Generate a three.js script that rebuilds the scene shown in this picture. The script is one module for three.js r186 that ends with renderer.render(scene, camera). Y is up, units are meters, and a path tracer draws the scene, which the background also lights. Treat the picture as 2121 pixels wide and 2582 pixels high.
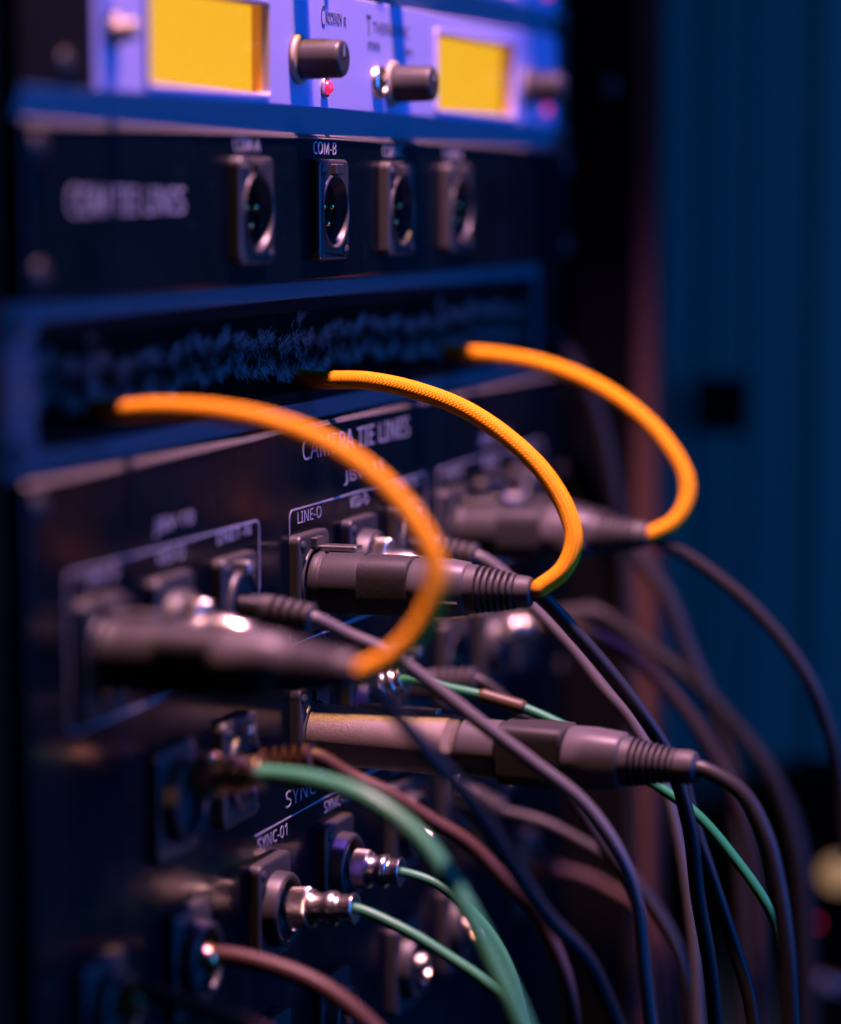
import * as THREE from 'three';
import { FontLoader } from 'three/addons/loaders/FontLoader.js';
import { TextGeometry } from 'three/addons/geometries/TextGeometry.js';
import { RoundedBoxGeometry } from 'three/addons/geometries/RoundedBoxGeometry.js';
import { mergeGeometries, toCreasedNormals } from 'three/addons/utils/BufferGeometryUtils.js';
import { RectAreaLightUniformsLib } from 'three/addons/lights/RectAreaLightUniformsLib.js';

// World: x runs along the rack front, y up, z out of the rack; y = 0 is the top edge of the COM panel.
// Shapes are written in millimetres and scaled to metres when they become meshes.
const MM = 0.001;
const scene = new THREE.Scene();
scene.background = new THREE.Color(0.0009, 0.0016, 0.0026);

// ---------------------------------------------------------------- camera
const camera = new THREE.PerspectiveCamera(20.3, 841 / 1024, 0.02, 30);
{
  const yaw = 1.242, pitch = 0.110;
  camera.position.set(-0.6295, -0.0186, 0.3171);
  const f = new THREE.Vector3(Math.sin(yaw) * Math.cos(pitch), -Math.sin(pitch), -Math.cos(yaw) * Math.cos(pitch));
  camera.lookAt(camera.position.clone().add(f));
  camera.focus = 0.884;
  camera.userData.fStop = 3.3;
}

// ---------------------------------------------------------------- renderer and light
const renderer = new THREE.WebGLRenderer({ antialias: true });
renderer.toneMapping = THREE.LinearToneMapping;
renderer.toneMappingExposure = 1.0;
renderer.shadowMap.enabled = true;
RectAreaLightUniformsLib.init();
const WARM = [1.0, 0.46, 0.22], VIOLET = [0.28, 0.13, 1.0], BLUE = [0.004, 0.19, 1.0];
const lamps = [
  { at: [0.115, 0.68, 0.088], to: [0.205, -0.12, 0.04], col: WARM, power: 11.5 },
  { at: [0.145, 0.70, 0.092], to: [0.215, -0.12, 0.04], col: VIOLET, power: 12.0 },
];
for (const l of lamps) {
  const s = new THREE.SpotLight(new THREE.Color().setRGB(...l.col), l.power, 0, 0.37, 0.25, 2);
  s.position.set(...l.at); s.target.position.set(...l.to);
  s.castShadow = true; s.shadow.radius = 0.9; s.shadow.mapSize.set(2048, 2048);
  scene.add(s, s.target);
}
const wash = new THREE.RectAreaLight(new THREE.Color().setRGB(...BLUE), 12.5, 0.7, 0.9);
wash.position.set(0.36, 0.1, 1.4); wash.lookAt(0.36, -0.1, 0);
scene.add(wash);

// ---------------------------------------------------------------- helpers
let seed = 7;
const rnd = () => { seed = (seed * 1664525 + 1013904223) >>> 0; return seed / 4294967296; };
const taken = {};
const numbered = (n) => { const k = taken[n] = (taken[n] ?? -1) + 1; return k ? `${n}_${String(k).padStart(3, '0')}` : n; };
function thing(name, label, category, at = [0, 0, 0], group) {
  const o = new THREE.Group(); o.name = numbered(name); scene.add(o);
  o.position.set(at[0] * MM, at[1] * MM, at[2] * MM);
  o.userData = { label, category }; if (group) o.userData.group = group;
  return o;
}
function part(name, geo, mat, parent, at, label) {
  const g = geo.clone(); g.scale(MM, MM, MM);
  const m = new THREE.Mesh(g, mat); m.name = name; m.castShadow = m.receiveShadow = true;
  if (at) m.position.set(at[0] * MM, at[1] * MM, at[2] * MM);
  if (label) m.userData.label = label;
  parent.add(m); return m;
}
function structure(name, geo, mat, at) { const m = part(name, geo, mat, scene, at); m.userData.kind = 'structure'; return m; }
const box = (w, h, d, x = 0, y = 0, z = 0, r = 0) => (r ? new RoundedBoxGeometry(w, h, d, 2, r) : new THREE.BoxGeometry(w, h, d)).translate(x, y, z);
const merge = (list) => mergeGeometries(list.map((g) => { const n = g.index ? g.toNonIndexed() : g; for (const k of Object.keys(n.attributes)) if (!['position', 'normal', 'uv'].includes(k)) n.deleteAttribute(k); return n; }));
function roundRect(x0, y0, x1, y1, r, S = THREE.Shape) {
  const s = new S();
  s.moveTo(x0 + r, y0); s.lineTo(x1 - r, y0); s.absarc(x1 - r, y0 + r, r, -Math.PI / 2, 0, false);
  s.lineTo(x1, y1 - r); s.absarc(x1 - r, y1 - r, r, 0, Math.PI / 2, false);
  s.lineTo(x0 + r, y1); s.absarc(x0 + r, y1 - r, r, Math.PI / 2, Math.PI, false);
  s.lineTo(x0, y0 + r); s.absarc(x0 + r, y0 + r, r, Math.PI, Math.PI * 1.5, false);
  return s;
}
const hole = (x, y, r) => { const p = new THREE.Path(); p.absarc(x, y, r, 0, Math.PI * 2, true); return p; };
// an extruded plate whose front face (bevel included) ends at z = front
function plate(shape, depth, front, bevel = 0.3, seg = 24) {
  const g = new THREE.ExtrudeGeometry(shape, { depth: depth - bevel, bevelEnabled: bevel > 0, bevelSize: bevel, bevelOffset: -bevel, bevelThickness: bevel, bevelSegments: 2, curveSegments: seg });
  const uv = g.attributes.uv; for (let i = 0; i < uv.count; i++) uv.setXY(i, uv.getX(i) * MM, uv.getY(i) * MM);
  return g.translate(0, 0, front - depth);
}
// lathe round the z axis: profile [[z, r], ...]
function turned(profile, seg = 40) {
  const g = new THREE.LatheGeometry(profile.map(([z, r]) => new THREE.Vector2(r, z)), seg);
  return g.rotateX(Math.PI / 2);
}
// loft along z through superellipse sections [z, halfWidth, halfHeight, exponent]
function loft(sections, seg = 56) {
  const pos = [], uv = [], idx = [];
  sections.forEach(([z, a, b, n], k) => {
    for (let i = 0; i <= seg; i++) {
      const t = i / seg * Math.PI * 2, c = Math.cos(t), s = Math.sin(t), e = 2 / n;
      pos.push(a * Math.sign(c) * Math.abs(c) ** e, b * Math.sign(s) * Math.abs(s) ** e, z); uv.push(i / seg, k / (sections.length - 1));
    }
  });
  const w = seg + 1;
  for (let k = 0; k < sections.length - 1; k++) for (let i = 0; i < seg; i++) { const a = k * w + i, b = a + 1, c = a + w, d = c + 1; idx.push(a, b, c, b, d, c); }
  const caps = [[0, 1], [sections.length - 1, 0]];
  for (const [k, flip] of caps) {
    const base = pos.length / 3; pos.push(0, 0, sections[k][0]); uv.push(0.5, 0.5);
    for (let i = 0; i <= seg; i++) { const q = (k * w + i) * 3; pos.push(pos[q], pos[q + 1], pos[q + 2]); uv.push(0.5, 0.5); }
    for (let i = 0; i < seg; i++) flip ? idx.push(base, base + 2 + i, base + 1 + i) : idx.push(base, base + 1 + i, base + 2 + i);
  }
  const g = new THREE.BufferGeometry();
  g.setAttribute('position', new THREE.Float32BufferAttribute(pos, 3)); g.setAttribute('uv', new THREE.Float32BufferAttribute(uv, 2));
  g.setIndex(idx); g.computeVertexNormals(); return g;
}
const V = (p) => new THREE.Vector3(...p);
// round cable through points (mm, local), uv in metres
function cableTube(points, r, seg = 120, sides = 18) {
  const c = new THREE.CatmullRomCurve3(points.map(V), false, 'centripetal');
  const g = new THREE.TubeGeometry(c, seg, r, sides, false), L = c.getLength(), uv = g.attributes.uv;
  for (let i = 0; i < uv.count; i++) uv.setXY(i, uv.getX(i) * L * MM, uv.getY(i) * 2 * Math.PI * r * MM);
  const caps = [0, 1].map((t) => new THREE.SphereGeometry(r * 0.995, sides, 10).translate(...c.getPoint(t).toArray()));
  return merge([g, ...caps]);
}
// turn geometry built along +z so that it runs from a to b
function aim(geo, a, b) {
  const q = new THREE.Quaternion().setFromUnitVectors(new THREE.Vector3(0, 0, 1), V(b).sub(V(a)).normalize());
  return geo.applyQuaternion(q).translate(...a);
}

// ---------------------------------------------------------------- textures (grain and weave only)
function noiseTexture(n, fn, repeat) {
  const d = new Uint8Array(n * n * 4);
  for (let y = 0; y < n; y++) for (let x = 0; x < n; x++) { const v = Math.max(0, Math.min(255, fn(x, y))); const i = (y * n + x) * 4; d[i] = d[i + 1] = d[i + 2] = v; d[i + 3] = 255; }
  const t = new THREE.DataTexture(d, n, n); t.wrapS = t.wrapT = THREE.RepeatWrapping; t.magFilter = THREE.LinearFilter; t.minFilter = THREE.LinearFilter;
  if (repeat) t.repeat.set(repeat, repeat); t.needsUpdate = true; return t;
}
function tileNoise(n, cells) {                       // smooth tiling value noise, n*n floats 0..1
  const g = Array.from({ length: cells * cells }, rnd), o = new Float32Array(n * n), s = (t) => t * t * (3 - 2 * t);
  for (let y = 0; y < n; y++) for (let x = 0; x < n; x++) {
    const u = x / n * cells, v = y / n * cells, i = Math.floor(u), j = Math.floor(v), a = s(u - i), b = s(v - j);
    const p = (ii, jj) => g[(jj % cells) * cells + (ii % cells)];
    o[y * n + x] = (p(i, j) * (1 - a) + p(i + 1, j) * a) * (1 - b) + (p(i, j + 1) * (1 - a) + p(i + 1, j + 1) * a) * b;
  }
  return o;
}
const N = 256, nf = tileNoise(N, 96), nm = tileNoise(N, 24), nc = tileNoise(N, 6);
const grain = noiseTexture(N, (x, y) => 255 * (0.6 * nf[y * N + x] + 0.4 * nm[y * N + x]), 18);        // powder coat
const smudge = noiseTexture(N, (x, y) => 130 + 90 * (nc[y * N + x] - 0.4) + 60 * (nm[y * N + x] - 0.5) + 30 * (nf[y * N + x] - 0.5), 6);
const speck = noiseTexture(N, (x, y) => { const v = nf[y * N + x] * 0.7 + nm[y * N + x] * 0.3; return 92 + 50 * (nc[y * N + x] - 0.5) + (v > 0.80 ? 140 : 0); }, 9);
const weave = noiseTexture(64, (x, y) => {           // two crossing sets of strands
  const u = x / 64, v = y / 64, a = Math.abs(Math.sin(Math.PI * (u + v) * 2)), b = Math.abs(Math.sin(Math.PI * (u - v) * 2));
  return 255 * (Math.floor((u + v) * 2) + Math.floor((u - v) * 2 + 8) & 1 ? a ** 0.7 : b ** 0.7);
});

// ---------------------------------------------------------------- materials
const rgb = (r, g, b) => new THREE.Color().setRGB(r, g, b);
const std = (c, roughness, metalness = 0, extra = {}) => new (extra.specularIntensity ? THREE.MeshPhysicalMaterial : THREE.MeshStandardMaterial)({ color: rgb(...c), roughness, metalness, ...extra });
const uvScale = (t, s) => { const c = t.clone(); c.repeat.set(s, s); c.needsUpdate = true; return c; };
const M = {
  blackPanel: std([0.0045, 0.0105, 0.018], 0.36, 0, { specularIntensity: 0.2, map: uvScale(speck, 9), roughnessMap: uvScale(smudge, 7) }),  // black panel; the navy tint holds the blue light falling on it
  bluePaint: std([0.009, 0.062, 0.082], 0.5, 0, { bumpMap: uvScale(grain, 24), bumpScale: 0.00004 }),
  silver: std([0.29, 0.265, 0.50], 0.55, 0, { specularIntensity: 0.5, bumpMap: uvScale(grain, 40), bumpScale: 0.00002 }),
  lip: std([0.08, 0.135, 0.185], 0.5, 0, { specularIntensity: 0.5, bumpMap: uvScale(grain, 40), bumpScale: 0.00002 }),  // darker, bluer copy of silver; the lip's shade is in the colour
  lettering: std([0.28, 0.27, 0.31], 0.6),
  litEdge: std([0.055, 0.050, 0.052], 0.5, 0, { bumpMap: uvScale(grain, 40), bumpScale: 0.0001 }),  // paler than the panel, so the edge looks lit
  ink: std([0.05, 0.04, 0.06], 0.7),
  socket: std([0.026, 0.025, 0.027], 0.45, 0, { specularIntensity: 0.7 }),
  blackPlastic: std([0.022, 0.0215, 0.024], 0.5, 0, { specularIntensity: 0.5, bumpMap: uvScale(grain, 3), bumpScale: 0.00004 }),
  grip: std([0.019, 0.0185, 0.021], 0.55, 0, { specularIntensity: 0.5, bumpMap: uvScale(grain, 3), bumpScale: 0.00006 }),
  rubber: std([0.034, 0.032, 0.035], 0.55, 0, { specularIntensity: 0.5 }),
  sleeve: std([0.058, 0.054, 0.061], 0.45, 0, { specularIntensity: 0.5 }),
  jacket: std([0.016, 0.015, 0.018], 0.45, 0, { specularIntensity: 0.5 }),
  jacketGrey: std([0.085, 0.078, 0.084], 0.33, 0, { specularIntensity: 0.5 }),
  jacketBrown: std([0.045, 0.020, 0.017], 0.5, 0, { specularIntensity: 0.5 }),
  green: std([0.012, 0.14, 0.065], 0.42, 0, { specularIntensity: 0.5 }),
  greenPale: std([0.032, 0.165, 0.085], 0.4, 0, { specularIntensity: 0.5 }),
  yellow: std([0.54, 0.225, 0.001], 0.55, 0, { specularIntensity: 0.22, bumpMap: uvScale(weave, 1), bumpScale: 0.0002 }),
  nickel: std([0.62, 0.58, 0.55], 0.26, 1, { bumpMap: uvScale(grain, 2), bumpScale: 0.00002 }),
  champagne: std([0.135, 0.115, 0.108], 0.4, 0.35, { bumpMap: uvScale(grain, 3), bumpScale: 0.00012 }),
  gold: std([0.85, 0.55, 0.20], 0.25, 1),
  brass: std([0.62, 0.42, 0.20], 0.3, 1),
  screw: std([0.02, 0.019, 0.019], 0.45, 0, { specularIntensity: 0.6 }),
  bristle: std([0.0015, 0.0015, 0.002], 0.6, 0, { specularIntensity: 0.08 }),
  bristleGlint: std([0.36, 0.40, 0.42], 0.4),  // pale colour paints the brush's glints
  dark: std([0.004, 0.004, 0.005], 0.7, 0, { specularIntensity: 0.08 }),
  jacketDusk: std([0.020, 0.013, 0.013], 0.5, 0, { specularIntensity: 0.4 }),
  jacketBlack: std([0.008, 0.008, 0.010], 0.5, 0, { specularIntensity: 0.4 }),
  rack: std([0.0025, 0.0025, 0.003], 0.6, 0, { specularIntensity: 0.08, bumpMap: uvScale(grain, 24), bumpScale: 0.00006 }),  // black deepened in place of a shadow on the inner side panel
  wood: std([0.055, 0.024, 0.018], 0.6, 0, { specularIntensity: 0.25, bumpMap: uvScale(grain, 10), bumpScale: 0.0001 }),
  knob: std([0.032, 0.030, 0.031], 0.4, 0, { specularIntensity: 0.5 }),
  knobSkirt: std([0.27, 0.22, 0.16], 0.5),
  wall: std([0.10, 0.26, 0.20], 0.9),
  heatShrink: std([0.05, 0.034, 0.014], 0.45, 0, { specularIntensity: 0.5 }),
  meterFrame: std([0.25, 0.23, 0.2], 0.4),
  meterWall: std([0.75, 0.40, 0.06], 0.5),
  meterGlow: new THREE.MeshPhysicalMaterial({ specularIntensity: 0.02, color: rgb(0.05, 0.03, 0.004), emissive: rgb(1.0, 0.50, 0.018), emissiveIntensity: 1, roughness: 0.6 }),
  glass: new THREE.MeshPhysicalMaterial({ color: 0xffffff, transmission: 1, thickness: 0, roughness: 0.02, ior: 1.45, specularIntensity: 0.25 }),
  led: new THREE.MeshStandardMaterial({ color: rgb(0.5, 0.02, 0.06), emissive: rgb(0.9, 0.02, 0.10), emissiveIntensity: 0.9, roughness: 0.3 }),
  amber: new THREE.MeshStandardMaterial({ color: rgb(0.2, 0.12, 0.05), emissive: rgb(0.30, 0.17, 0.085), emissiveIntensity: 1, roughness: 0.5 }),  // glow of the made-up box
  lampGlass: new THREE.MeshStandardMaterial({ color: rgb(0.8, 0.8, 0.8), emissive: rgb(...WARM), emissiveIntensity: 2 }),
  lampGlassViolet: new THREE.MeshStandardMaterial({ color: rgb(0.8, 0.8, 0.8), emissive: rgb(...VIOLET), emissiveIntensity: 2 }),
  washGlass: new THREE.MeshStandardMaterial({ color: rgb(0.05, 0.1, 0.3), emissive: rgb(...BLUE), emissiveIntensity: 0.5 }),
};
M.champagne.bumpMap.repeat.set(7, 42);
M.yellow.bumpMap.repeat.set(400, 400);
const font = await new FontLoader().loadAsync('fonts/droid/droid_sans_bold.typeface.json');
const fontR = await new FontLoader().loadAsync('fonts/droid/droid_sans_regular.typeface.json');
// flat print standing 0.1 mm proud of its face; (x, y) is the lower left corner, width and height in mm
function text(str, x, y, width, height, parent, mat = M.lettering, z = 0, name = 'lettering', fnt = fontR) {
  const g = new TextGeometry(str, { font: fnt, size: 10, depth: 0.1, curveSegments: 5 });
  g.computeBoundingBox(); const b = g.boundingBox;
  g.translate(-b.min.x, -b.min.y, 0.02).scale(width / (b.max.x - b.min.x), height / (b.max.y - b.min.y), 1).translate(x, y, z);
  return part(name, g, mat, parent);
}
function outline(x0, y0, x1, y1, r, w, parent) {
  const s = roundRect(x0, y0, x1, y1, r); s.holes.push(roundRect(x0 + w, y0 + w, x1 - w, y1 - w, r - w, THREE.Path));
  return part('printed_outline', new THREE.ExtrudeGeometry(s, { depth: 0.1, bevelEnabled: false, curveSegments: 10 }).translate(0, 0, 0.02), M.lettering, parent);
}

// ================================================================ the setting
const wall = structure('wall', box(30, 1700, 900), M.wall, [702, 0, -40]);
for (const [z, w, turn] of [[-70, 80, 0.01], [-11, 36, 0.02], [20, 24, -0.015], [48, 30, 0.02], [80, 34, 0.05], [122, 48, 0.08]]) {   // upright boards added, turned askew to vary how the wall takes light
  const b = part('added_board', box(10, 1700, w - 1, 0, 0, 0, 1), M.wall, wall, [-24, 0, z + 40]); b.rotation.y = turn;
}

// ================================================================ lamps above and before the rack
lamps.forEach((l, k) => {
  const t = thing('spot_lamp', k ? 'small black spot lamp with violet light above the rack' : 'small black spot lamp with warm light above the rack', 'lamp', l.at.map((v) => v / MM));
  const dir = V(l.to).sub(V(l.at)).normalize(), b = dir.clone().multiplyScalar(-90).toArray(), f = dir.clone().multiplyScalar(-6).toArray();
  part('housing', aim(turned([[0, 0], [0, 20], [30, 34], [78, 34], [84, 32], [84, 29], [79, 29]]), b, [0, 0, 0]), M.dark, t);
  part('lens', aim(turned([[0, 28], [2, 28], [3, 20], [3.4, 0]]), dir.clone().multiplyScalar(-13).toArray(), f), k ? M.lampGlassViolet : M.lampGlass, t);
  part('yoke', aim(box(4, 4, 120, 0, 0, -60), b, [b[0], b[1] - 10, b[2] + 2]), M.dark, t);
});
{
  const p = wash.position, t = thing('led_panel', 'flat blue LED wash panel facing the rack', 'lamp', [p.x / MM, p.y / MM, p.z / MM]);
  t.quaternion.copy(wash.quaternion);
  part('diffuser', box(700, 900, 6, 0, 0, 8), M.washGlass, t);
  part('frame', box(740, 940, 40, 0, 0, 36, 4), M.dark, t);
}

// ================================================================ rack cabinet
{
  const t = thing('rack_cabinet', 'black equipment rack cabinet with brown edged side panel', 'rack', [0, -420, 0]);
  // right side: the inner face of the side panel stands out in front of the panels and ends in a brown edge
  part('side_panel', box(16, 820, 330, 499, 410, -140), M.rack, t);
  part('edge_trim', box(20, 820, 11, 499, 410, 30.7, 2), M.wood, t, null, 'brown front edge of the side panel');
  for (const [x, s] of [[-18, 1], [484.5, -1]]) part('rail', merge([box(3, 820, 40, x + (s > 0 ? -8 : 2), 410, -24), box(28, 820, 2, x + (s > 0 ? 2 : -8), 410, -5.4)]), M.rack, t);
  for (const y of [445, 490]) part('bolt', turned([[0, 0], [0, 0.01], [0, 5], [1.6, 5], [2.8, 3.6], [3, 0]], 20).rotateY(-Math.PI / 2), M.screw, t, [491, y, 14]);
  part('rear_panel', box(520, 820, 8, 240, 410, -300), M.rack, t);
}

// rack screw with a cross recess
function rackScrew(parent, x, y, z = 0) {
  const s = part('screw', turned([[0, 0], [0, 3.8], [0.5, 3.8], [1.3, 2.9], [1.5, 0]], 20), M.screw, parent, [x, y, z]);
  part('recess', merge([box(3.6, 0.8, 0.5), box(0.8, 3.6, 0.5)]), M.screw, s, [0, 0, 1.5]);
}
const earScrews = (t, h, z = 0) => { for (const x of [6.5, 476]) for (const y of h > 60 ? [-6.4, -h / 2, -h + 6.4] : [-6.4, -h + 6.4]) rackScrew(t, x, y, z); };

// ================================================================ 1U meter units
function meterUnit(name, label, yBottom) {
  const t = thing(name, label, 'audio unit', [0, yBottom, 0], 'stacked audio units with amber meters');
  const s = roundRect(42, 8.4, 466, 43.9, 0.6);
  for (const [x0, x1] of [[74.5, 160], [316, 407]]) s.holes.push(roundRect(x0, 11.2, x1, 37.4, 1, THREE.Path));
  s.holes.push(hole(256, 18.2, 3.6));
  part('faceplate', plate(s, 4, 0, 0.4), M.silver, t);
  // lower edge turned under, facing down and out
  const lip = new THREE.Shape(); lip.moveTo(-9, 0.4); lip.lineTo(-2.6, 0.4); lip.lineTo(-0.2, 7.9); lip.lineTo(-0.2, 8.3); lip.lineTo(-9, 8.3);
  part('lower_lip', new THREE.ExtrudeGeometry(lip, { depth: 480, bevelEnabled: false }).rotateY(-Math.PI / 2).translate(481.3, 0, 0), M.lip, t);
  part('ear', plate(roundRect(0.4, 8.4, 41.6, 43.9, 0.6), 4, -0.4, 0.4), M.dark, t);
  part('ear', plate(roundRect(466.4, 0.6, 482.2, 43.9, 0.6), 4, -0.4, 0.4), M.wood, t, null, 'brown right ear');
  rackScrew(t, 26, 14, -0.4); rackScrew(t, 475, 36, -0.4);
  for (const [x0, x1] of [[74.5, 160], [316, 407]]) {
    const fr = roundRect(x0 - 1.4, 9.8, x1 + 1.4, 38.8, 1.6); fr.holes.push(roundRect(x0, 11.2, x1, 37.4, 1, THREE.Path));
    const f = part('meter_bezel', plate(fr, 1.2, 1.1, 0.3), M.silver, t);
    const rec = roundRect(x0, 11.2, x1, 37.4, 1); rec.holes.push(roundRect(x0 + 0.5, 11.7, x1 - 0.5, 36.9, 0.8, THREE.Path));
    part('meter_housing', new THREE.ExtrudeGeometry(rec, { depth: 4, bevelEnabled: false }).translate(0, 0, -5.4), M.meterWall, f);
    part('meter_face', box(x1 - x0 - 1.2, 25, 1, (x0 + x1) / 2, 24.3, -5), M.meterGlow, f);
    part('meter_window', box(x1 - x0 - 0.2, 26, 0.6, (x0 + x1) / 2, 24.3, -0.9), M.glass, f);
  }
  for (const [x, y] of [[185, 22.5], [270, 18.2], [424, 22.5]]) {
    const k = part('knob', turned([[0, 0], [0, 5.9], [0.6, 6.1], [11.6, 5.8], [12.6, 5.2], [12.9, 4.6], [12.7, 0]], 44), M.knob, t, [x, y, 2.2]);
    part('knob_skirt', turned([[0, 0], [0, 7.6], [1.4, 7.4], [1.8, 6.4], [1.8, 0]], 40), M.knobSkirt, k, [0, 0, -2.2]);
    part('pointer_line', box(0.9, 3.8, 0.3, 0, 2.6, 12.75), M.lettering, k);
  }
  for (const [x, y] of [[207, 14.8], [447, 14.8]]) {
    const l = part('indicator_light', turned([[0, 0], [0, 2.2], [1.6, 2.2], [2.8, 1.6], [3.3, 0]], 24), M.led, t, [x, y, 0], 'small red indicator light');
    part('light_collar', turned([[0, 2.4], [0.8, 3.2], [1.2, 3.0], [1.2, 2.3]], 24), M.nickel, l);
  }
  const j = part('headphone_jack', turned([[0.02, 5.6], [1.6, 5.4], [2.2, 4.6], [2.2, 3.5], [-4, 3.4]], 32), M.nickel, t, [256, 18.2, 0]);
  part('jack_bore', turned([[-8, 0], [-8, 3.3], [-0.4, 3.3]], 24), M.socket, j);
  const sw = part('toggle_switch', turned([[0, 0], [0, 4.6], [1.4, 4.4], [2, 2.6], [4, 2.6], [6.4, 2.8], [7, 1.8], [7, 0]], 24), M.knobSkirt, t, [53, 24, 0]);
  part('switch_nut', turned([[0, 0], [0, 5.2], [1.2, 5.2], [1.4, 0]], 6), M.screw, sw);
  text('C', 205, 33.5, 3.4, 6.4, t, M.ink, 0); text('KODEKEN', 209, 34.8, 14, 3.4, t, M.ink, 0, 'lettering', fontR); text('R', 225, 34.5, 2.2, 3, t, M.ink, 0, 'lettering', fontR);
  text('REC', 205.5, 27.4, 6, 2.2, t, M.ink, 0, 'lettering', fontR);
  text('T', 246, 32.8, 4.4, 6.6, t, M.ink, 0); text('THERMIONIC', 252, 34, 36, 3.6, t, M.ink, 0, 'lettering', fontR);
  text('STEREO', 247, 28.6, 12, 2.4, t, M.ink, 0, 'lettering', fontR); text('INPUT', 283, 28.2, 9, 2.2, t, M.ink, 0, 'lettering', fontR);
  part('chassis', box(440, 41, 230, 241, 22.2, -130), M.dark, t);
  return t;
}
meterUnit('meter_unit', 'silver audio unit with amber meters directly above the COM panel', 0);
meterUnit('meter_unit', 'topmost silver audio unit, cut by the frame, above its twin', 44.45);

// ================================================================ D-size sockets
const FL = (() => { const s = roundRect(-13, -15.5, 13, 15.5, 2.6); s.holes.push(hole(0, -0.6, 10.6)); for (const [x, y] of [[-9.6, 12], [9.6, -12.6]]) s.holes.push(hole(x, y, 1.5)); return plate(s, 3.4, 3.4, 0.9, 28); })();
const FLsolid = plate(roundRect(-13, -15.5, 13, 15.5, 2.6), 3.4, 3.4, 0.9, 12);
const CUP = turned([[3.7, 10.7], [4.1, 11.0], [4.0, 11.4], [3.2, 11.8], [2.5, 11.4]], 48);
const CUPIN = turned([[3.7, 10.7], [0.5, 9.9], [0.2, 9.2], [-10, 9.0], [-10, 0]], 48);
const SCREWHEAD = turned([[0, 0], [0, 1.9], [0.5, 2.0], [1.3, 1.2], [1.4, 0]], 16);
const PIN = turned([[0, 0], [0, 1.2], [9, 1.2], [9.9, 0.7], [10, 0]], 14);
const BIGRING = turned([[2.9, 11.6], [7.2, 11.2], [8.0, 10.6], [8.0, 9.6], [6.6, 9.2], [1, 9.0], [1, 0]], 48);
const RJFRONT = turned([[2.9, 11.4], [4.4, 11.4], [5.2, 10.8], [5.2, 9.4], [1, 9.0], [1, 0]], 48);
function flangeScrews(f) { for (const [x, y] of [[-9.6, 12], [9.6, -12.6]]) part('flange_screw', SCREWHEAD, M.screw, f, [x, y, 2.9]); }
function xlrSocket(parent, x, y, pins = true) {
  const f = part('xlr_socket', FL, M.socket, parent, [x, y, 0]);
  flangeScrews(f);
  part('socket_rim', CUP, M.socket, f, [0, -0.6, 0]);
  part('socket_cup', CUPIN, M.socket, f, [0, -0.6, 0]);
  if (pins) for (const [px, py] of [[-3.6, 1.6], [3.6, 1.6], [0, -3.6]]) part('contact_pin', PIN, M.gold, f, [px, py - 0.6, -8.2]);
  part('release_tab', box(6.5, 3.4, 3.4, 0, 12.4, 3.6, 0.5), M.socket, f);
  return f;
}
function bncSocket(parent, x, y, plugged = true) {
  const f = part('video_socket', FLsolid, M.socket, parent, [x, y, 0]); flangeScrews(f);
  part('socket_ring', BIGRING, M.socket, f);
  if (!plugged) part('socket_barrel', turned([[1, 4.8], [10, 4.8], [10, 3.6], [3, 3.4], [3, 0]], 28), M.nickel, f);
  return f;
}
function rjSocket(parent, x, y) {
  const f = part('network_socket', FLsolid, M.socket, parent, [x, y, 0]); flangeScrews(f);
  part('socket_ring', RJFRONT, M.socket, f);
  part('latch_button', box(5, 3.2, 5, 0, 12.2, 4.6, 0.6), M.nickel, f);
  return f;
}

// chamfer along the top of a panel, its lit line painted in paler grey
function litEdge(t) { part('lit_top_edge', box(481, 1.9, 0.4, 241.3, 0, 0).translate(0, 0, 0), M.litEdge, t, [0, -0.5, -0.5]).rotation.x = -0.8; }

// ================================================================ COM patch panel
const ROWC = -22.8, COMX = [141, 204.3, 267.6, 331];
{
  const t = thing('com_panel', 'black patch panel with four empty XLR sockets lettered COM', 'patch panel', [0, 0, 1.2]);
  const s = roundRect(0.2, -44.2, 482.4, -0.2, 0.8); for (const x of COMX) s.holes.push(hole(x, ROWC - 0.6, 11.9));
  part('faceplate', plate(s, 3, 0, 0.6), M.blackPanel, t);
  litEdge(t);
  earScrews(t, 44.45);
  COMX.forEach((x, k) => { xlrSocket(t, x, ROWC); text('COM-' + 'ABCD'[k], x - 9.6, -5.8, 20, 3.9, t); });
  text('COM TIE LINES', 24, -23.4, 72, 7.2, t);
}

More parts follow.
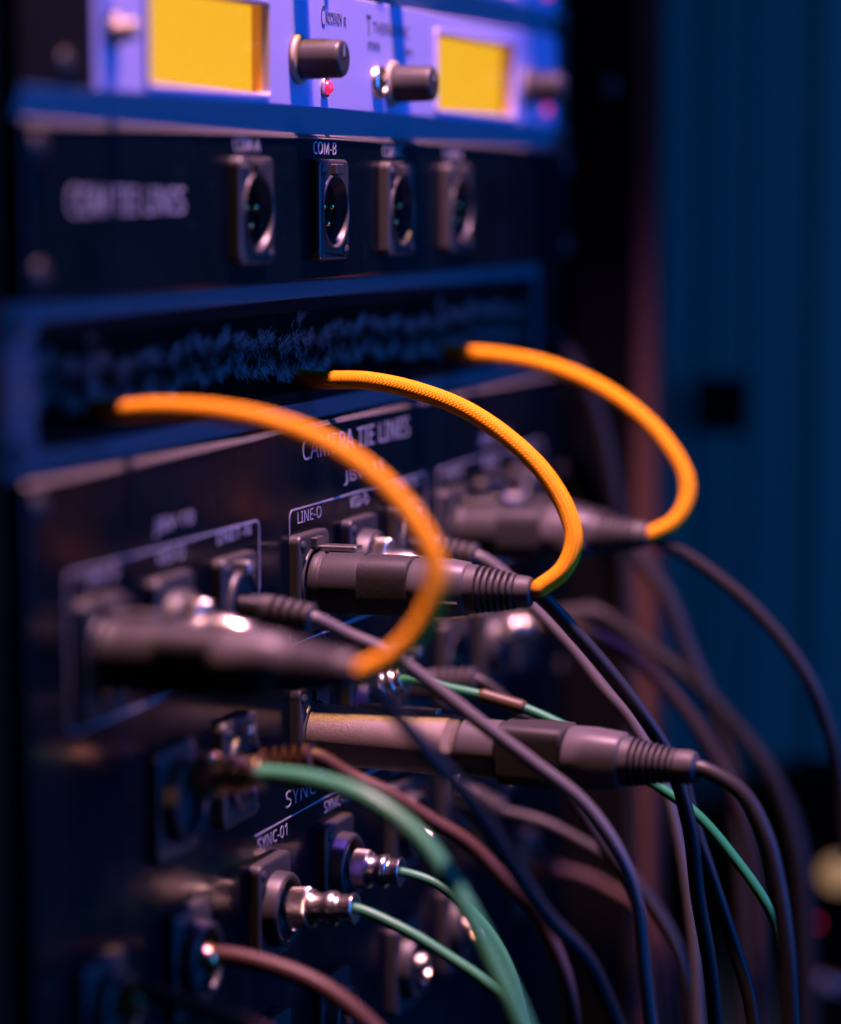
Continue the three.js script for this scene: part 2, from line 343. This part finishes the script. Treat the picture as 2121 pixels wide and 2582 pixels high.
// ================================================================ brush panel
{
  const t = thing('brush_panel', 'blue grey cable entry panel with black brush strip', 'brush panel', [0, -44.45, 0]);
  const s = roundRect(0.2, -44.2, 482.4, -0.2, 0.8); s.holes.push(roundRect(19, -38.2, 459, -5.8, 4, THREE.Path));
  part('frame', plate(s, 3, -6, 0.5), M.bluePaint, t);
  for (const x of [6.5, 476]) for (const y of [-6.4, -38]) rackScrew(t, x, y, -6);
  part('brush_holder', box(446, 8, 5, 239, -6, -9.5, 1), M.dark, t);
  part('brush_holder', box(446, 9, 5, 239, -39, -9.5, 1), M.dark, t);
  part('backing', box(446, 40, 1, 239, -22, -26), M.dark, t);
  // bristles hang from the upper holder and stand on the lower one; they part where a cable comes through
  const pos = [], nor = [], idx = [], exits = [63, 214, 358];
  const hair = (x, y0, len, dirY, lean, out) => {
    const w = 0.075, n = 4, b0 = pos.length / 3;
    for (let k = 0; k <= n; k++) {
      const u = k / n, X = x + lean * u * u, Y = y0 + dirY * len * u, Z = -13 + out * u * u;
      for (const [a, c] of [[-1, -0.4], [1, -0.4], [0, 1]]) { pos.push(X + a * w, Y, Z + c * w); nor.push(a * 0.7, 0.35 * dirY * (out / 6) * u, c); }
    }
    for (let k = 0; k < n; k++) for (let e = 0; e < 3; e++) { const a = b0 + k * 3 + e, b = b0 + k * 3 + (e + 1) % 3; idx.push(a, b, a + 3, b, b + 3, a + 3); }
  };
  const build = (name, count, mat, label, glint) => {
    pos.length = nor.length = idx.length = 0;
    for (let i = 0; i < count; i++) {
      const x = 20 + rnd() * 438, up = rnd() < 0.5; let near = 99, side = 1;
      for (const e of exits) if (Math.abs(x - e) < near) { near = Math.abs(x - e); side = Math.sign(x - e) || 1; }
      const push = near < 9 ? (9 - near) * 0.6 : 0, wave = 1.5 * Math.sin(x * 0.05 + 0.4) + 1.1 * Math.sin(x * 0.21) + 0.8 * Math.sin(x * 0.53 + 1);
      const lean = side * push * rnd() + (rnd() - 0.5) * 2.6 + Math.sin(x * 0.31) * 1.2;
      if (!glint) hair(x, up ? -8.5 : -37.5, (up ? 14.6 : 14) + wave * (up ? -1 : 1) + (rnd() - 0.5) * 3, up ? -1 : 1, lean, 1 + rnd() * 2.2);
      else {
        if (Math.sin(x * 0.9) + Math.sin(x * 0.37 + 2) + 0.9 * Math.sin(x * 2.3) < -1.1 + rnd() * 1.6) continue;   // the painted glints come in clumps
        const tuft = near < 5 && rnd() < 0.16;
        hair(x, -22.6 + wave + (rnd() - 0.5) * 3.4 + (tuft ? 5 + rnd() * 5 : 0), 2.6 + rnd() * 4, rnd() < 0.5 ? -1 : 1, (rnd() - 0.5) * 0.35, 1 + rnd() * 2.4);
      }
    }
    const g = new THREE.BufferGeometry(); g.setAttribute('position', new THREE.Float32BufferAttribute(pos, 3)); g.setIndex(idx.slice()); g.computeVertexNormals();
    const m = part(name, g, mat, t); m.userData.kind = 'stuff'; m.userData.label = label;
  };
  build('bristles', 5200, M.bristle, 'two facing rows of fine black bristles', false);
  build('bristle_glints', 12000, M.bristleGlint, 'pale hairs painting in the glints along the middle of the slot', true);
}

// ================================================================ tie line panel
const TY = -88.9, R1 = -137, R2 = -184.5, R3 = -232, R4 = -281;
{
  const t = thing('tie_line_panel', 'tall black patch panel lettered CAMERA TIE LINES full of plugged sockets', 'patch panel', [0, TY, 0]);
  const h = 311.2, s = roundRect(0.2, -h + 0.2, 482.4, -0.2, 0.8);
  part('faceplate', plate(s, 3, 0, 0.8), M.blackPanel, t);
  litEdge(t);
  earScrews(t, h); for (const y of [-40, -75, -120]) rackScrew(t, 476, y);
  const L = (str, x, y, w, hh) => text(str, x, y - TY, w, hh, t);
  L('CAMERA TIE LINES', 187.5, -99.6, 100, 6.6);
  L('JBV-10', 76, -110.6, 27, 4.8); L('JBV-11', 224, -110.6, 36, 4.8); L('JBV-12', 366, -110.6, 36, 4.8);
  for (const x of [[22, 152], [176, 306], [318, 448]]) { const o = outline(x[0], R1 - 18.6 - TY, x[1], -113.6 - TY, 3, 0.55, t); }
  for (const [a, b, c] of [[38, 83, 129], [189, 234, 280], [332, 376, 419]]) {
    L('LINE-O', a - 6, -118.6, 20.5, 3.7); L('VID-O', b - 5, -118.6, 18, 3.7); L('ENET-N', c - 9, -117.6, 25, 3.5);
    xlrSocket(t, a, R1 - TY, false); bncSocket(t, b, R1 - TY); rjSocket(t, c, R1 - TY);
    if (a > 100) xlrSocket(t, a, R2 - TY, a > 300); bncSocket(t, b, R2 - TY); rjSocket(t, c, R2 - TY);
  }
  L('SYNC', 172, -205.2, 26, 5.2);
  part('printed_line', box(150, 0.5, 0.1, 222, -208.4 - TY, 0.08), M.lettering, t);
  [155, 211, 277].forEach((x, k) => { L('SYNC-0' + (k + 1), x - 6, -213.6, 24, 3.8); bncSocket(t, x, R3 - TY, k < 2); });
  for (const x of [36, 93]) bncSocket(t, x, R3 - TY);
  rjSocket(t, 332, R3 - TY); bncSocket(t, 376, R3 - TY, false);
  for (const x of [155, 207, 277, 332]) bncSocket(t, x, R4 - TY, false);
  rjSocket(t, 419, R4 - TY);
  part('chassis', box(440, 290, 90, 241, -155, -52), M.dark, t);
}

// ================================================================ cable runs (mm, world)
const RUN = {
  braidMid: [[214.0, -76.2, -5.2], [211.2, -76.0, 12.9], [208.4, -78.6, 29.9], [205.7, -83.8, 46.6], [202.9, -92.1, 61.5], [200.1, -101.9, 73.5], [197.3, -113.1, 81.7], [194.6, -122.3, 84.7], [191.8, -130.3, 82.2], [189.0, -136.1, 75.5]],
  braidNear: [[63.0, -75.6, -4.8], [60.7, -74.4, 8.9], [58.5, -74.7, 26.5], [56.2, -77.2, 43.7], [53.9, -82.2, 59.3], [51.6, -90.3, 73.3], [49.4, -99.6, 83.2], [47.1, -108.9, 89.5], [44.8, -118.4, 90.6], [42.5, -128.2, 86.0], [40.3, -134.6, 79.3], [38.0, -137.8, 72.7]],
  braidFar: [[358.0, -75.1, -5.6], [355.1, -75.9, 11.0], [352.2, -78.3, 28.2], [349.3, -83.5, 45.2], [346.4, -92.4, 62.1], [343.6, -103.7, 75.5], [340.7, -116.8, 84.2], [337.8, -125.4, 84.5], [334.9, -131.7, 80.8], [332.0, -135.7, 73.6]],
  micMid: [[190, -138, 75], [194, -148, 84], [199, -162, 95], [203, -176, 105], [208, -190, 112], [212, -210, 117], [216, -233, 119], [221, -257, 122], [225, -283, 124]],
  micNear: [[40, -139, 73], [56, -153, 78], [71, -170, 86], [87, -184, 90], [103, -201, 94], [119, -218, 99], [134, -233, 106], [150, -258, 112]],
  micFar: [[333, -137, 74], [338, -145, 88], [342, -162, 109], [346, -184, 126], [351, -203, 133], [356, -224, 137], [360, -250, 139]],
  micAdapter: [[189, -187, 127], [189, -193, 137], [189, -205, 144], [189, -220, 148], [189, -239, 151], [189, -270, 153]],
  netNear1: [[129, -139, 26], [133, -144, 35], [136, -149, 46], [140, -159, 59], [143, -170, 73], [147, -181, 87], [151, -192, 100], [154, -205, 109], [158, -220, 114], [161, -242, 116], [165, -266, 118]],
  netMid1: [[280, -139, 27], [281, -144, 35], [281, -155, 46], [282, -169, 60], [282, -182, 71], [283, -192, 80], [283, -210, 90], [284, -235, 97], [284, -267, 102], [285, -302, 104]],
  netFar1: [[419, -143, 35], [420, -153, 45], [420, -170, 58], [421, -192, 67], [422, -212, 76], [423, -234, 83], [424, -260, 86], [424, -294, 89], [425, -344, 90]],
  netNear2: [[129, -179, 26], [132, -185, 36], [134, -190, 47], [137, -197, 58], [140, -204, 69], [142, -214, 79], [145, -226, 89], [147, -242, 96], [150, -264, 99]],
  netMid2: [[280, -181, 27], [281, -187, 36], [283, -200, 48], [284, -219, 59], [286, -235, 69], [287, -253, 84], [289, -274, 96], [290, -304, 101]],
  netFar2: [[419, -177, 30], [420, -188, 48], [421, -202, 68], [422, -219, 85], [422, -237, 99], [423, -262, 108], [424, -292, 112], [425, -341, 114]],
  netMid3: [[330, -237, 21], [330, -240, 36], [330, -246, 50], [330, -254, 65], [330, -267, 77], [330, -284, 86], [330, -317, 90]],
  vidNear2: [[86, -176, 27], [83, -176, 43], [79, -179, 60], [76, -188, 76], [72, -201, 88], [69, -214, 97], [65, -226, 105], [62, -239, 112]],
  vidMid2: [[234, -174, 17], [234, -176, 31], [234, -178, 44], [235, -181, 56], [235, -189, 76], [235, -203, 100], [235, -212, 114], [235, -226, 127], [235, -238, 136], [236, -247, 140], [236, -261, 144], [236, -284, 146]],
  vidFar2: [[376, -177, 20], [377, -178, 35], [379, -185, 53], [380, -201, 71], [381, -220, 85], [382, -243, 96], [384, -274, 102], [385, -331, 105]],
  sync1: [[155, -230, 29], [155, -235, 44], [155, -242, 58], [155, -249, 70], [155, -257, 79], [155, -268, 85]],
  sync2: [[211, -232, 24], [211, -235, 36], [210, -243, 48], [210, -252, 56], [209, -263, 62], [209, -283, 67]],
  syncBrown: [[93, -230, 11], [93, -231, 24], [93, -235, 39], [93, -241, 50], [93, -250, 61]],
  syncBrown2: [[36, -225, 13], [37, -228, 28], [39, -232, 41], [40, -238, 54]],
  hangA: [[470, -73, -5], [471, -83, 5], [473, -104, 15], [474, -133, 22], [476, -163, 26], [477, -202, 28], [479, -252, 29], [480, -365, 31]],
  hangB: [[240, -195, 107], [240, -216, 112], [240, -234, 118], [240, -254, 125], [240, -269, 130], [240, -286, 133]],
  hangC: [[480, -226, 68], [480, -241, 81], [480, -260, 93], [480, -283, 100], [480, -316, 103], [480, -358, 105]],
  netMid4: [[419, -279, 16], [419, -281, 28], [419, -285, 37], [419, -290, 47], [419, -300, 55], [419, -314, 60], [419, -345, 62]],
};
const rel = (pts, o) => pts.map((p) => [p[0] - o[0], p[1] - o[1], p[2] - o[2]]);
const plugAxis = (x, y, z, tip, pts) => { const d = V(tip).sub(V([x, y, z])); return { o: [x, y, z], len: d.length(), b: d.toArray() }; };

// XLR cable plug along +z: shell, flattened grip, light sleeve, ribbed boot; total length len
function xlrPlug(t, from, to) {
  const A = (g) => aim(g, from, to), L = V(to).sub(V(from)).length(), k = L / 70;
  const c = (z, r) => [z * k, r, r, 2];
  part('plug_shell', A(loft([c(0, 9.2), c(0.4, 9.6), c(2.4, 9.6), c(2.8, 8.9), c(3.8, 8.9), c(4.2, 9.4), c(15, 9.5), c(16.2, 9.5)])), M.blackPlastic, t);
  part('plug_grip', A(loft([[15.8 * k, 8.8, 8.8, 3], [16.2 * k, 9.15, 9.15, 3.4], [31.6 * k, 9.15, 9.15, 3.4], [32.2 * k, 8.7, 8.7, 3]])), M.grip, t);
  const sl = part('plug_sleeve', A(loft([c(31.8, 8.4), c(33, 8.7), c(34, 9.2), c(37, 9.3), [44 * k, 8.7, 8.9, 2.4], [49.2 * k, 8.0, 8.2, 2.4], [49.8 * k, 7.4, 7.6, 2.2]])), M.sleeve, t);
  part('sleeve_rib', A(box(0.9, 0.9, 10 * k, -8.2, -3.6, 43.5 * k, 0.3)), M.sleeve, sl);
  const ribs = [c(49.4, 7.0), c(49.6, 7.6), c(53, 7.3)];
  for (let i = 0; i < 6; i++) { const z = 53 + i * 1.95, r = 7.2 - i * 0.33; ribs.push(c(z + 0.1, r - 1.9), c(z + 0.75, r - 1.9), c(z + 0.9, r - 0.25), c(z + 1.2, r), c(z + 1.8, r - 0.15)); }
  ribs.push(c(64.9, 4.4), c(65.3, 5.0), c(68.6, 4.7), c(69.6, 4.3), c(70, 3.4));
  part('strain_relief', toCreasedNormals(A(loft(ribs)), 0.6), M.rubber, t);
}
// locking tab standing over the plug shell
const latch = (t, from) => part('latch_tab', box(6, 1.6, 12, 0, 10.6, 7, 0.4).translate(...from), M.nickel, t);

const XG = 'XLR cables plugged into the LINE-O sockets';
for (const [key, x, tip, label, braidKey, braidLabel] of [
  ['micNear', 38, [38, -137.5, 72.5], 'black XLR plug and lead in the socket beside the JBV-10 video plug', 'braidNear', 'yellow braided cable arching down to the plug under JBV-10'],
  ['micMid', 189, [189, -137.1, 73.5], 'black XLR plug and lead under the printed word LINE-O', 'braidMid', 'yellow braided cable reaching the plug under JBV-11'],
  ['micFar', 332, [332, -136, 73], 'black XLR plug and lead beside the rack edge, under JBV-12', 'braidFar', 'yellow braided cable curving past the brown rack edge'],
]) {
  const o = [x, R1, 0], t = thing('microphone_cable', label, 'cable', o, XG);
  xlrPlug(t, [0, 0, 4.2], rel([tip], o)[0]);
  latch(t, [3, 0, 4]);
  part('cable_jacket', cableTube(rel([[tip[0], tip[1], tip[2] - 3], ...RUN[key]], o), 2.35), M.jacket, t);
  const pts = RUN[braidKey], b = thing('braided_cable', braidLabel, 'cable', pts[0], 'yellow braided cables coming out of the brush strip');
  part('braided_sleeve', cableTube(rel([[pts[0][0] + 2, pts[0][1] + 0.5, pts[0][2] - 8], ...pts], pts[0]), 2.85, 300, 28), M.yellow, b);
}
{ // barrel adapter and the cable plugged into its end
  const o = [189, R2, 0], t = thing('barrel_adapter', 'champagne metal barrel adapter under the LINE-O plug', 'adapter', o);
  const A = (g) => aim(g, [0, 0, 3], [-8, -1.4, 129]);
  part('barrel', A(turned([[0, 0], [0, 8.8], [0.6, 9.4], [46, 9.4], [48.5, 8.6], [50, 7.2], [50.6, 0]], 56)), M.champagne, t);
  part('barrel_key', A(box(5, 1.6, 26, 2, 9.6, 28, 0.5)), M.nickel, t);
  part('front_collar', A(turned([[50.2, 0], [50.2, 8.4], [51, 9], [62, 9], [62.6, 8.4], [62.6, 0]], 48)), M.sleeve, t);
  const o2 = [185, R2 - 0.7, 66.4], c = thing('microphone_cable', 'black XLR plug and lead on the end of the champagne barrel', 'cable', o2);
  xlrPlugShort(c, [0, 0, 0], [-3.9, -0.8, 62]);
  part('cable_jacket', cableTube(rel([[181.3, R2 - 1.5, 125], [181.1, R2 - 2, 129], ...RUN.micAdapter.slice(1).map(([x, y, z]) => [x - 7, y, z + 3])], o2), 2.6), M.jacket, c);
}
function xlrPlugShort(t, from, to) {
  const A = (g) => aim(g, from, to), c = (z, r) => [z, r, r, 2];
  part('plug_grip', A(loft([[0.2, 8.8, 8.8, 5], [0.7, 9.4, 9.4, 7], [19.4, 9.3, 9.3, 7], [20.4, 8.3, 8.3, 4]])), M.grip, t);
  part('plug_sleeve', A(loft([c(20.0, 7.9), c(20.6, 8.8), c(21.4, 9.3), c(24, 9.4), [28, 9.0, 9.2, 2.8], [37, 8.3, 8.4, 2.8], [37.8, 7.6, 7.7, 2.4]])), M.sleeve, t);
  const ribs = [c(37.4, 7.0), c(37.6, 7.6), c(40.6, 7.3)];
  for (let i = 0; i < 7; i++) { const z = 40.6 + i * 1.85, r = 7.2 - i * 0.33; ribs.push(c(z + 0.1, r - 1.9), c(z + 0.7, r - 1.9), c(z + 0.85, r - 0.25), c(z + 1.15, r), c(z + 1.7, r - 0.15)); }
  ribs.push(c(53.7, 4.2), c(54, 5.0), c(57.5, 5.2), c(59.6, 4.6), c(60.6, 3.0));
  part('strain_relief', toCreasedNormals(A(loft(ribs)), 0.6), M.rubber, t);
}

// network cable: ribbed boot in a round shell, then the lead
function networkCable(key, x, y, label, mat = M.jacket, bootMat = M.rubber, r = 2.1) {
  const o = [x, y, 0], pts = rel(RUN[key], o), t = thing('network_cable', label, 'cable', o, 'leads with ribbed boots'), end = pts[0];
  const from = [0, 0, 2], L = V(end).sub(V(from)).length(), A = (g) => aim(g, from, end), c = (f, rr) => [f * L, rr, rr, 2.6];
  part('plug_body', A(loft([[0, 5.6, 4.2, 5], [L * 0.35, 5.6, 4.2, 5], [L * 0.38, 5, 3.8, 4]])), M.grip, t);
  const s = [c(0.34, 4.9), c(0.5, 5.0)];
  for (let i = 0; i < 4; i++) { const z = 0.5 + i * 0.12; s.push(c(z + 0.003, 2.4), c(z + 0.05, 2.4), c(z + 0.053, 4.9 - i * 0.25), c(z + 0.117, 4.9 - i * 0.25)); }
  s.push(c(1.0, 2.3));
  part('strain_relief', toCreasedNormals(A(loft(s, 36)), 0.6), bootMat, t);
  const back = V(from).sub(V(end)).normalize().multiplyScalar(4).add(V(end)).toArray();
  part('cable_jacket', cableTube([back, ...pts], r), mat, t);
  return t;
}
networkCable('netNear1', 129, R1, 'pale grey lead in the ENET-N socket left of the LINE-O plug', M.jacketGrey);
networkCable('netMid1', 280, R1, 'grey ribbed lead behind the plug lettered LINE-O', M.jacketGrey);
networkCable('netFar1', 419, R1, 'thick mauve lit lead hanging beyond the plug under JBV-12', M.jacket, M.rubber, 3.0);
networkCable('netNear2', 129, R2, 'brown lead with ribbed boot left of the champagne barrel', M.jacketBrown, M.jacketBrown, 2.4);
networkCable('netMid2', 280, R2, 'dark ribbed lead above the champagne barrel', M.jacket);
networkCable('netFar2', 419, R2, 'dark ribbed lead low behind the JBV-12 plug', M.jacketBlack, M.rubber, 3);
networkCable('netMid3', 332, R3, 'mauve ribbed lead right of the SYNC sockets', M.jacket);
networkCable('netMid4', 419, R4, 'reddish brown ribbed lead lowest beside the hanging cables', M.jacketBrown, M.jacketBrown);

// BNC plug with knurled coupling, then the lead
const knurl = (() => { const s = new THREE.Shape(), n = 44; for (let i = 0; i < n * 2; i++) { const a = i / (n * 2) * Math.PI * 2, r = i % 2 ? 6.3 : 5.95; s[i ? 'lineTo' : 'moveTo'](Math.cos(a) * r, Math.sin(a) * r); } return new THREE.ExtrudeGeometry(s, { depth: 6, bevelEnabled: true, bevelSize: 0.5, bevelOffset: -0.5, bevelThickness: 0.6, bevelSegments: 2 }); })();
function videoCable(key, x, y, label, mat, r, metal = M.nickel, extra) {
  const o = [x, y, 0], pts = rel(RUN[key], o), end = pts[0], t = thing('video_cable', label, 'cable', o, 'leads with metal bayonet plugs');
  const from = [0, (end[1]) * 0.25, 7], L = V(end).sub(V(from)).length(), A = (g) => aim(g, from, end);
  if (!extra?.bare) {
    const k = L / 26;
    part('coupling_nut', A(knurl.clone().scale(1, 1, k).translate(0, 0, 2.5 * k)), metal, t);
    part('plug_body', A(turned([[0, 0], [0, 4.6], [8.6, 4.6], [9.4, 5.6], [10.4, 5.7], [11, 4.7], [15.5, 4.7], [15.9, 5.3], [18.6, 5.3], [19.2, 4.5], [20.4, 4.0], [21, 4.3], [24.8, 4.2], [25.4, 4.8], [26, 4.6], [26, 3], [24, 0]].map(([z, q]) => [z * k, q]), 40)), metal, t);
  } else part('plug_body', A(turned([[0, 0], [0, 4.6], [L * 0.5, 4.4], [L * 0.6, 3.4], [L, r + 0.5], [L, 0]], 28)), metal, t);
  const back = V(from).sub(V(end)).normalize().multiplyScalar(4).add(V(end)).toArray();
  part('cable_jacket', cableTube([back, ...pts], r), mat, t);
  if (extra?.wrap) part('heat_shrink', cableTube(pts.slice(2, 4).map((p) => p), r + 0.7, 16), M.heatShrink, t);
  return t;
}
videoCable('vidNear2', 86, R2 + 6, 'thick pale green lead with brass plug sweeping across the SYNC sockets', M.greenPale, 2.6, M.brass);
videoCable('vidMid2', 234, R2 + 6, 'thin green lead running behind the champagne barrel', M.green, 1.7, M.nickel, { wrap: true });
videoCable('vidFar2', 376, R2 + 5, 'brownish lead with bright cream plug below the JBV-12 plug', M.jacketDusk, 2.6, M.nickel);
videoCable('sync1', 155, R3, 'green lead in the SYNC-01 socket', M.greenPale, 1.7);
videoCable('sync2', 211, R3, 'green lead in the SYNC-02 socket', M.greenPale, 1.6);
videoCable('syncBrown', 93, R3, 'red brown lead with gold tip left of SYNC-01', M.jacketBrown, 2.6, M.brass, { bare: true });
videoCable('syncBrown2', 36, R3, 'dull red lead in the socket farthest from the SYNC lettering', M.jacketBrown, 2.6, M.brass, { bare: true });
for (const [x, label] of [[83, 'metal bayonet plug beside the XLR plug under JBV-10'], [234, 'knurled bright bayonet plug above the LINE-O plug'], [376, 'metal bayonet plug behind the XLR plug under JBV-12']]) {
  const t = thing('video_plug', label, 'plug', [x, R1, 0], 'bayonet plugs in the VID-O sockets');
  part('coupling_nut', knurl.clone().scale(1.3, 1.3, 1.1).translate(0, 0.6, 5), M.nickel, t);
  part('plug_body', turned([[0, 0], [2, 4.6], [13, 4.8], [14, 5.4], [20, 5.2], [22, 4], [27, 3.4], [27, 0]], 32), M.nickel, t);
}
for (const [key, r, label] of [['hangA', 3, 'dark cable hanging along the rack side from the brush strip'], ['hangB', 2.3, 'thin black cable hanging behind the green lead'], ['hangC', 2.6, 'black cable drooping before the blue wall']]) {
  const o = RUN[key][0], t = thing('hanging_cable', label, 'cable', o);
  part('cable_jacket', cableTube(rel(RUN[key], o), r), M.jacketBlack, t);
}

// ================================================================ blue wall beyond the rack
{
  const t = thing('wall_fitting', 'small black square fitting on the blue wall', 'fitting', [662, -114.5, 23.3]);
  part('body', box(3, 26, 23, 1, 0, 0, 1), M.dark, t);
  part('cover', box(1.2, 21, 19, -0.8, 0, 0, 0.4), M.dark, t);
}
{
  const t = thing('blur_stand_in', 'made up dark box with a glowing amber disc low beyond the hanging cables', 'added stand in', [640, -388, 86]);  // made-up box; its glows stand in for unclear blurred patches
  part('housing', box(36, 130, 60, 18, 45, 6, 3), M.rack, t);
  part('glow_disc', turned([[0, 0], [0, 8], [3, 8], [5, 6], [6, 0]], 24).rotateY(-Math.PI / 2), M.amber, t, [0, 63, -1]);
  part('indicator_light', turned([[0, 0], [0, 1.2], [1.2, 1], [1.6, 0]], 16).rotateY(-Math.PI / 2), M.led, t, [0, 39, -11]);  // added red glow, part of the made-up box
  for (const z of [-8, 3]) part('socket_ring', turned([[0, 2.6], [0, 4.2], [2, 4.2], [3, 3.4], [3, 2.6], [0.5, 2.6]], 24).rotateY(-Math.PI / 2), M.nickel, t, [0, 11, z]);
}
renderer.render(scene, camera);
